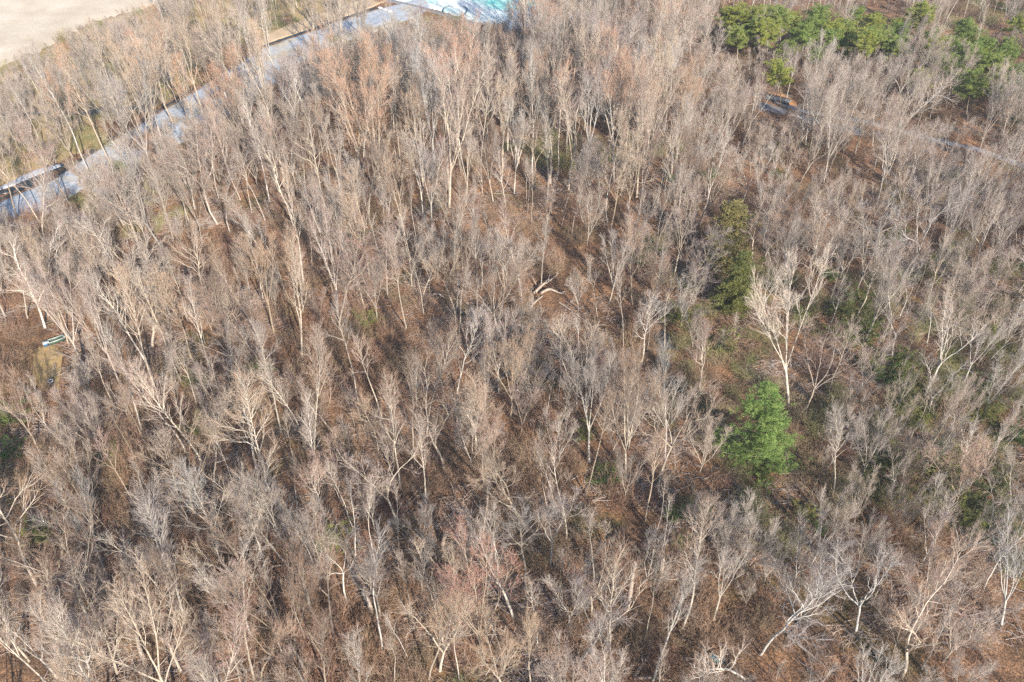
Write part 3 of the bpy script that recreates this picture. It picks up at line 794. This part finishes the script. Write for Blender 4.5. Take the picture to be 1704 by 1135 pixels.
def make_shrub(seed, H=4.0, rad=2.0):
    g = np.random.default_rng(seed); wood = MB(); fol = MB(); n = 16
    a = g.uniform(0, 6.28, n)
    S = np.zeros((n, 3)); S[:, 2] = -.1; D = np.stack([np.cos(a) * .5, np.sin(a) * .5, np.ones(n)], 1)
    P = steps(S, D, g.uniform(.6, 1, n) * H * 1.02, 6, .16, .02, g)
    wood.tubes(P, np.full((n, 1), .035) * np.linspace(1, .3, 6)[None], 4)
    S2, D2, L2 = sprout(P, 9, .2, (.5, 1.2), np.full(n, rad * .5), (.5, 1.2), g); P2 = steps(S2, D2, L2, 4, .15, .05, g)
    wood.tubes(P2, np.full((len(P2), 1), .014) * np.linspace(1, .4, 4)[None], 3)
    C = P2[:, 1:].reshape(-1, 3); C = C[g.uniform(0, 1, len(C)) < .75]
    tufts(fol, C, 11, .2, .04, g, 1)
    return wood.mesh('shrub_stems', M_BARK, True), fol.mesh('shrub_leaves', M_LEAF)
CON = {k: [make_conifer(k, 900 + 7 * i + n) for i in range(n)] for k, n in (('white_pine', 1), ('virginia_pine', 4), ('cedar', 3))}
SHR = [make_shrub(960 + i) for i in range(3)]
for k in CON:
    CON[k] = [(a, b, {'white_pine': 16., 'virginia_pine': 15., 'cedar': 13.}[k]) for a, b in CON[k]]
def evergreen(name, meshes, bx, by, tx, ty, cat, group, label=None, look='', noun='', col=(1, 1, 1), wide=1.0, parts=('trunk', 'crown'), rz=None):
    a, b, H = meshes
    x, y, z = ground(bx, by); h, dx = top_of(x, y, z, tx, ty); s = h / H
    root = bpy.data.objects.new(name, None); COL.objects.link(root); root.location = (x, y, z)
    root.rotation_euler = (0, math.atan2(dx, h) if abs(dx) < h else 0, 0); root.scale = (s * wide, s * wide, s)
    rz = R.uniform(0, 6.28) if rz is None else rz
    for nm, me in zip(parts, (a, b)):
        o = bpy.data.objects.new(nm, me); COL.objects.link(o); o.parent = root; o.rotation_euler = (0, 0, rz)
        o.color = (*col, 1) if nm == parts[1] else (.7, .65, .6, 1)
    tag(root, label, cat, group)
    if not label:
        p1 = project(x + dx, y, z + h)
        pending.append((root, place_label((bx + p1[0]) / 2, (by + p1[1]) / 2, look, noun)))
    return root
evergreen('pine_tree', CON['white_pine'][0], 1277, 783, 1283, 640, 'pine', None, 'big bright green pine standing alone among bare trees at lower right', wide=1.12, rz=0)
evergreen('cedar_tree', CON['cedar'][0], 1206, 452, 1204, 338, 'cedar', None, 'taller olive brown cedar, upper one of the touching pair right of centre', wide=2.5)
evergreen('cedar_tree', CON['cedar'][1], 1226, 515, 1222, 412, 'cedar', None, 'darker olive cedar, lower one of the touching pair right of centre', wide=2.4, col=(.78, .95, .75))
evergreen('cedar_tree', CON['cedar'][2], 1297, 272, 1297, 222, 'cedar', None, 'lone small yellow olive cedar below the footbridge', wide=1.35)
VP = [(1250,5,-4),(1262,32,12),(1285,2,-6),(1222,36,8),(1316,62,-8),(1362,8,0),(1344,28,5),(1380,38,-3),(1408,22,2),(1442,44,6),(1420,60,-6),(1486,30,4),(1502,34,-3),(1605,22,5),(1622,42,-4),(1688,22,3),(1670,55,6),(1352,74,2),(1518,76,-4),(1566,96,3),(1640,128,5),(1696,104,-3),(1612,118,-2),(1246,46,5),(1585,60,2),(1455,20,0),(1530,8,0),(1320,20,3),(1630,84,3),(1676,70,-3),(1700,140,4),(1560,60,2),(1540,110,3),(1668,128,-4),(1610,76,5),(1235,15,4),(1275,40,2),(1300,15,6),(1335,45,-4),(1376,55,2),(1398,45,5),(1420,10,-4),(1462,38,3),(1478,55,6),(1556,40,-3),(1640,62,4),(1662,90,3),(1590,100,-4),(1300,95,4),(1212,12,2)]
for i, (tx, ty, dxp) in enumerate(VP):
    hpx = R.uniform(44, 78); tx += R.uniform(-7, 7); ty += R.uniform(-6, 8)
    evergreen('pine_tree', CON['virginia_pine'][i % 4], tx, ty + hpx, tx + dxp * .3, ty, 'pine', 'green pines along the top right', look=R.choice(['round topped', 'tufted', 'rough crowned']) if False else 'round topped green', noun='pine', wide=R.uniform(1.35, 1.75), col=R.choice([(1, 1, 1), (.85, .95, .9), (1.15, 1.05, .85)]))
SH = [(1208,138,18,1),(1294,146,22,2),(850,252,18,1),(1120,300,16,0),(1492,398,18,1),(1378,462,16,0),(1416,560,36,1),(1502,606,24,1),(1532,690,26,2),(1478,630,24,0),(1064,440,24,2),(975,724,20,1),(1012,800,18,0),(1122,865,16,0),
      (1632,850,34,2),(1672,892,26,0),(1690,728,24,0),(1556,775,22,2),(1476,800,26,2),(8,706,34,1),(60,900,24,2),(340,722,24,2),(1366,886,14,0),(1590,300,16,0),(1500,92,18,1),(1470,96,16,2),(1400,98,16,1),(1448,110,14,1),(1516,100,14,1),
      (1625,148,22,2),(1650,160,20,2),(1668,140,20,1),(1600,150,16,1),(1700,205,14,1),(1130,262,14,0),(1010,268,14,0),(20,760,22,0),(1430,508,26,1),(1345,860,20,2),(1690,445,16,0),(900,720,14,2),(1545,150,18,2),(1440,560,24,2),(1400,520,22,2),(1510,640,24,1),(1495,680,26,2),(1450,620,22,2),(1600,700,24,2),(1640,640,22,1),(1560,830,22,2),(1610,870,24,2),(1660,820,24,1),(1690,940,24,2),(1500,840,20,2),(1085,420,20,1),(1120,400,18,2),(1150,480,18,2),(1340,520,20,1),(1360,330,16,2),(1300,300,18,0),(1180,300,18,0)]
for _ in range(26):
    bx = R.uniform(1130, 1700); by = R.uniform(400, 950)
    if blocked(bx, by, NO_TREE[11:]) or (bx < 1340 and by > 600): continue
    SH.append((bx, by, R.uniform(18, 30), 2))
SH += [(330, 640, 20, 2), (545, 905, 22, 2), (610, 540, 18, 2), (180, 770, 20, 2), (430, 620, 18, 2)]
for i, (bx, by, hp, c) in enumerate(SH):
    cc, ln = [((.75, 1.0, .75), 'dark green leafy'), ((1.05, 1.05, .85), 'mid green leafy'), ((1.6, 1.35, 1.15), 'yellow green leafy')][c]
    a, b = SHR[i % 3]
    evergreen('evergreen_shrub', (a, b, 4.0), bx, by, bx + R.uniform(-3, 3), by - hp, 'shrub', 'evergreen shrubs among the bare trees', look=ln, noun='shrub', col=cc, wide=R.uniform(1.4, 2.0), parts=('stem', 'foliage'))

# ------------------------------------------------------------ snags, stumps and fallen wood
def snag(bx, by, tx, ty, rad=.24, label=''):
    x, y, z = ground(bx, by); h, dx = top_of(x, y, z, tx, ty); g = np.random.default_rng(bx)
    P = line((0, 0, -.2), (dx / h, 0, 1), math.hypot(h, dx), 8, .03, 0, g); b = MB()
    b.tubes(P[None], (rad * np.linspace(1.3, .75, 8))[None], 9, cap=False)
    e, d = P[-1], unit(P[-1] - P[-2])                     # splintered top
    for k in range(6):
        a = k * 1.05; o_ = perp(d, a) * rad * .5
        b.tubes(np.array([[e + o_ - d * .3, e + o_ + d * g.uniform(.1, .3), e + o_ * .8 + d * g.uniform(.5, 1.1)]]), np.array([[rad * .42, rad * .3, .01]]), 4)
    o = put('dead_snag', b.mesh('dead_snag_wood', M_DEAD, True)); o.location = (x, y, z)
    br = MB(); S = []; D = []; L = []
    for k in range(4):
        c, dd = at(P, g.uniform(.35, .95)); S.append(c); D.append(dd * .6 + perp(dd, g.uniform(0, 6.28))); L.append(g.uniform(.4, 1.6))
    br.tubes(steps(np.array(S), np.array(D), np.array(L), 4, .15, .05, g), np.full((4, 1), .06) * np.array([[1, .8, .6, .4]]), 5)
    so = put('stub_branches', br.mesh('stub_branches', M_DEAD, True), o)
    tag(o, label, 'dead tree', 'broken dead trunks standing in the wood')
    return o
for a in [
 (1040,1029,1056,935,.25,'tall leaning snag with a snapped top, lower right of centre'),
 (1182,900,1190,945-100,.2,'short pale broken snag beside the open brown glade'),
 (915,305,917,262,.26,'reddish barked broken snag standing in upper centre shade'),
 (977,278,978,235,.24,'thin splintered snag just left of the big pale forked tree'),
 (748,262+60,742,262,.2,'slim broken snag at the foot of the tall pale vase tree'),
 (1098,968,1100,925,.3,'pale barkless stump trunk in the lower right dark hollow'),
 (316,724,304,692,.26,'thick split stump beside the yellow green bush on the left'),
 (736,910,744,880,.3,'torn stump with splintered crown beside the shadow stripes'),
 (238,1095,222,1050,.22,'cracked forked snag right of the big white trunk, bottom left'),
 (618,940+80,612,985,.26,'broken trunk near bottom edge, left of the reddish crown')]:
    snag(*a[:5], label=a[5])

def log(x0, y0, x1, y1, rad, label, name='fallen_log', branches=5, m=M_DEAD, curve=.06, lift=.25, group='fallen logs on the forest floor'):
    A, B = np.array(ground(x0, y0)), np.array(ground(x1, y1)); L = np.linalg.norm(B - A); g = np.random.default_rng(int(x0 + y0))
    P = line(A * 0, unit(B - A), L, 10, curve, 0, g); P += np.linspace(0, 1, 10)[:, None] * ((B - A) - P[-1])
    for i in range(10): P[i, 2] = float(gz(P[i, 0] + A[0], P[i, 1] + A[1])) - A[2] + lift * (.6 + .6 * math.sin(i * .6)) + rad * .5
    b = MB(); b.tubes(P[None], (rad * np.linspace(1, .35, 10))[None], 8)
    o = put(name, b.mesh(name, m, True)); o.location = A
    S, D, Ln = [], [], []
    for k in range(branches):
        c, dd = at(P, g.uniform(.3, .98)); S.append(c); q = perp(dd, g.uniform(0, 6.28)); q[2] = abs(q[2]); D.append(dd * .9 + q * .8); Ln.append(g.uniform(.12, .38) * L)
    Q = steps(np.array(S), np.array(D), np.array(Ln), 6, .14, 0, g); br = MB()
    br.tubes(Q, np.full((len(Q), 1), rad * .4) * np.linspace(1, .25, 6)[None], 5)
    S2, D2, L2 = sprout(Q, 5, .2, (.4, 1.), np.array(Ln) * .35, (.5, 1.2), g)
    br.tubes(steps(S2, D2, L2, 4, .15, 0, g), np.full((len(S2), 1), .02) * np.array([[1, .8, .6, .3]]), 3)
    put('branch', br.mesh('branches', m, True), o)
    tag(o, label, 'log', group)
    return o
log(882, 516, 905, 491, .22, 'forked grey fallen limb rising left of the white one', 'fallen_limb', 3, lift=.5)
lw = log(900, 493, 942, 489, .27, 'thick barkless white limb fallen on orange leaves at photo centre', 'fallen_limb', 4, lift=.9)
log(890, 492, 930, 455, .26, 'long pale fallen limb slanting up right from the white one', 'fallen_limb', 5, lift=.9)
log(722, 493, 756, 506, .24, 'pale fallen trunk lying among saplings left of centre', branches=4, lift=.6)
log(878, 460, 900, 488, .16, 'thin orange broken branch propped above the white fallen limb', 'fallen_limb', 2, lift=.6)
log(1310, 1060, 1395, 1130, .2, 'long dark fallen trunk by the bottom edge, lower right', branches=6)
log(1132, 1097, 1222, 1108, .16, 'thin pale log lying just below the teal barrel', branches=3)
log(1055, 1128, 1088, 1078, .2, 'pale straight log slanting up by the bottom edge right of centre', branches=2)
log(1055, 1131, 1120, 1133, .2, 'pale log lying level along the bottom edge', branches=2)
log(1450, 1078, 1490, 1120, .14, 'slim fallen branch among long shadow stripes, bottom right', branches=4)
log(1015, 905, 1040, 880, .3, 'dark uprooted log in the lower hollow left of the snag', m=M_RAIL, branches=6)
log(1085, 930, 1060, 905, .26, 'short dark rotten log in the lower hollow', m=M_RAIL, branches=4)
log(733, 1000, 738, 880, .22, 'dark fallen trunk pointing down from the torn stump', m=M_RAIL, branches=3)
log(930, 505, 985, 540, .16, 'thin grey fallen trunk below right of the white limb', branches=4)
log(1180, 660, 1205, 690, .14, 'pale twiggy log in the shade left of the bright pine', branches=4)
log(955, 610, 1000, 655, .16, 'grey fallen trunk in shade right of centre', branches=3)
log(1590, 880, 1650, 930, .16, 'slim fallen trunk in brush by the lower right edge', branches=5)
log(215, 620, 180, 605, .2, 'short bright split log on open ground at left', branches=1)
log(60, 716, 95, 722, .14, 'small orange split log near the left edge', branches=1)
log(450, 610, 480, 600, .18, 'reddish broken log in the shade left of centre', branches=2)
log(40, 1045, 20, 1075, .2, 'rotten log beside the big white trunk, bottom left corner', branches=3, m=M_RAIL)
log(1470, 205, 1560, 216, .2, 'dark fallen trunk lying along the far side of footpath', m=M_RAIL, branches=5)

# ------------------------------------------------------------ small man-made things
def empty(name, x, y, z, rz=0):
    o = bpy.data.objects.new(name, None); COL.objects.link(o); o.location = (x, y, z); o.rotation_euler = (0, 0, rz)
    return o
# pale open metal trough with a blue end
x, y, z = ground(96, 570)
r = empty('metal_trough', x, y, z + .22, .62)
tag(r, 'pale rimmed open metal trough with dark green inside on bare ground', 'trough')
b = MB(); L_, W_, H_ = 2.3, .85, .5
for sx, sy, cx, cy in ((L_, .04, 0, W_ / 2), (L_, .04, 0, -W_ / 2)): b.box((cx, cy, H_ / 2), (sx, sy, H_))
b.box((L_ / 2, 0, H_ / 2), (.04, W_ - .044, H_)); b.box((-L_ / 2, 0, H_ / 2), (.04, W_ - .044, H_)); b.box((0, 0, .03), (L_ - .05, W_ - .05, .04))
put('hull', b.mesh('trough_hull', M_GREENMETAL), r)
b = MB()
for sy in (-1, 1): b.box((0, sy * W_ / 2, H_ + .03), (L_ + .08, .12, .06))
for sx in (-1, 1): b.box((sx * (L_ / 2), 0, H_ + .032), (.12, W_ - .13, .058))
put('rim', b.mesh('trough_rim', M_PALEMETAL), r)
b = MB(); b.box((-L_ / 2 - .45, .05, .26), (.7, .8, .52)); put('end_box', b.mesh('trough_box', M_BLUEPLATE), r)
b = MB(); b.box((-L_ / 2 - .45, .05, .545), (.74, .84, .045)); put('box_lid', b.mesh('trough_lid', M_PALEMETAL), r)
# small lidded drum
x, y, z = ground(88, 643)
r = empty('lidded_drum', x, y, z + .2)
tag(r, 'small dark drum with a white rimmed lid on yellow grass at left', 'drum')
b = MB(); b.lathe([(0.001, 0), (.34, 0), (.36, .25), (.35, .27), (.36, .29), (.36, .55), (.35, .57), (.36, .6), (.34, .82), (.30, .84)]); put('body', b.mesh('drum_body', M_GREYDARK, True), r)
b = MB(); b.lathe([(.30, .84), (.385, .83), (.40, .86), (.385, .91), (.30, .90), (.29, .86)]); put('rim', b.mesh('drum_rim', M_WHITE, True), r)
b = MB(); b.lathe([(.29, .87), (.15, .89), (.001, .89)]); put('lid', b.mesh('drum_lid', M_GREYDARK, True), r)
# teal barrel lying on its side with a crushed sheet
x, y, z = ground(1189, 1099)
r = empty('plastic_barrel', x, y, z + .42, .5); tag(r, 'bright teal plastic barrel lying on leaves near bottom edge', 'barrel')
b = MB(); b.lathe([(.001, -.45), (.25, -.45), (.29, -.40), (.31, -.2), (.29, -.17), (.31, -.14), (.32, 0), (.31, .14), (.29, .17), (.31, .2), (.29, .40), (.25, .45), (.001, .45)], 22)
o = put('body', b.mesh('barrel_body', M_TEAL, True), r); o.rotation_euler = (math.radians(90), 0, .3)
b = MB(); b.lathe([(.25, .452), (.27, .47), (.23, .49), (.10, .47), (.001, .47)], 22)
o = put('lid', b.mesh('barrel_lid', M_WHITE, True), r); o.rotation_euler = (math.radians(90), 0, .3)
x, y, z = ground(1199, 1102)
b = MB(); g = np.random.default_rng(3); n_ = 9; G = np.array([[(i - 4) * .12, (j - 4) * .1, .25 + .16 * math.sin(i * 1.3) * math.cos(j * 1.7) + g.uniform(0, .12)] for i in range(n_) for j in range(n_)])
T_ = [t for i in range(n_ - 1) for j in range(n_ - 1) for t in ((i * n_ + j, i * n_ + j + 1, i * n_ + j + n_), (i * n_ + j + 1, i * n_ + j + n_ + 1, i * n_ + j + n_))]
b.add(G, T_); o = put('tarp', b.mesh('tarp_cloth', M_TEALD)); o.location = (x, y, z)
sm = o.modifiers.new('thick', 'SOLIDIFY'); sm.thickness = .02
tag(o, 'crumpled dark teal sheet lying against the teal barrel', 'tarp')
# footbridge on the path
A, B = np.array(ground(1274, 163)), np.array(ground(1314, 174)); mid_ = (A + B) / 2; Lb = np.linalg.norm((B - A)[:2]); ang = math.atan2(B[1] - A[1], B[0] - A[0])
r = empty('footbridge', mid_[0], mid_[1], mid_[2] + .55, ang); tag(r, 'low plank footbridge with a dark railing on the footpath', 'bridge')
b = MB(); nb_ = int(Lb / .3)
for i in range(nb_): b.box((-Lb / 2 + (i + .5) * Lb / nb_, 0, 0), (Lb / nb_ - .03, 2.2, .08))
put('deck', b.mesh('bridge_deck', M_DECK), r)
b = MB()
for sy in (-1, 1): b.box((0, sy * .9, -.2), (Lb, .16, .3))
put('beam', b.mesh('bridge_beams', M_RAIL), r)
for sy in (-1, 1):
    b = MB(); b.box((0, sy * 1.18, 1.1), (Lb, .12, .08)); b.box((0, sy * 1.18, .25), (Lb, .06, .08)); k = int(Lb / .4)
    for i in range(k + 1):
        wide_ = .12 if i % 5 == 0 else .05
        b.box((-Lb / 2 + i * Lb / k, sy * 1.18, .5 if i % 5 else .3), (wide_, wide_, 1.1 if i % 5 else 1.56))
    put('railing', b.mesh('bridge_railing', M_RAIL), r)
# three pale sandbags beside the track
for i, (px, py) in enumerate([(633, 16), (641, 19), (649, 22)]):
    x, y, z = ground(px, py); g = np.random.default_rng(i)
    b = MB(); prof = [(.001, -.75), (.22, -.68), (.36, -.4), (.4, 0), (.35, .4), (.2, .68), (.001, .75)]
    b.lathe(prof, 14); o = put('sandbag', b.mesh('sandbag_cloth', M_WHITE, True)); o.location = (x, y, z + .5)
    o.rotation_euler = (math.radians(90), 0, 1.2 + .2 * i); o.scale = (1.0, .8, 1)
    tag(o, ['white sandbag farthest up the pale track, nearest its ditch', 'middle white sandbag of three at the far end of the track', 'white sandbag nearest the dirt lane of the three'][i], 'sandbag', 'white sandbags beside the track')
# ring of hose on the turquoise ground
x, y, z = ground(757, 20)
a = np.linspace(0, 2 * math.pi, 40); P = np.stack([3.6 * np.cos(a), 5.2 * np.sin(a) + .6 * np.cos(2 * a), np.full(40, .35)], 1)
b = MB(); b.tubes(P[None], np.full((1, 40), .22), 6, cap=False)
o = put('hose_loop', b.mesh('hose_loop', M_TEALD, True)); o.location = (x, y, z); tag(o, 'dark teal loop of hose lying on the turquoise ground', 'hose')

# ------------------------------------------------------------ the air: one even box of thin haze
hm = bpy.data.materials.new('haze'); hm.use_nodes = True; hn = hm.node_tree; hn.nodes.remove(hn.nodes['Principled BSDF'])
pv = hn.nodes.new('ShaderNodeVolumePrincipled'); pv.inputs['Density'].default_value = HAZE; pv.inputs['Color'].default_value = (.86, .92, 1.0, 1); pv.inputs['Anisotropy'].default_value = 0.0
hn.links.new(pv.outputs[0], hn.nodes['Material Output'].inputs['Volume'])
b = MB(); b.box((0, 700, 40), (1900, 1700, 96)); o = put('haze', b.mesh('haze', hm)); tag(o, kind='stuff')

for o, rec in pending: o['label'] = finish_label(rec)
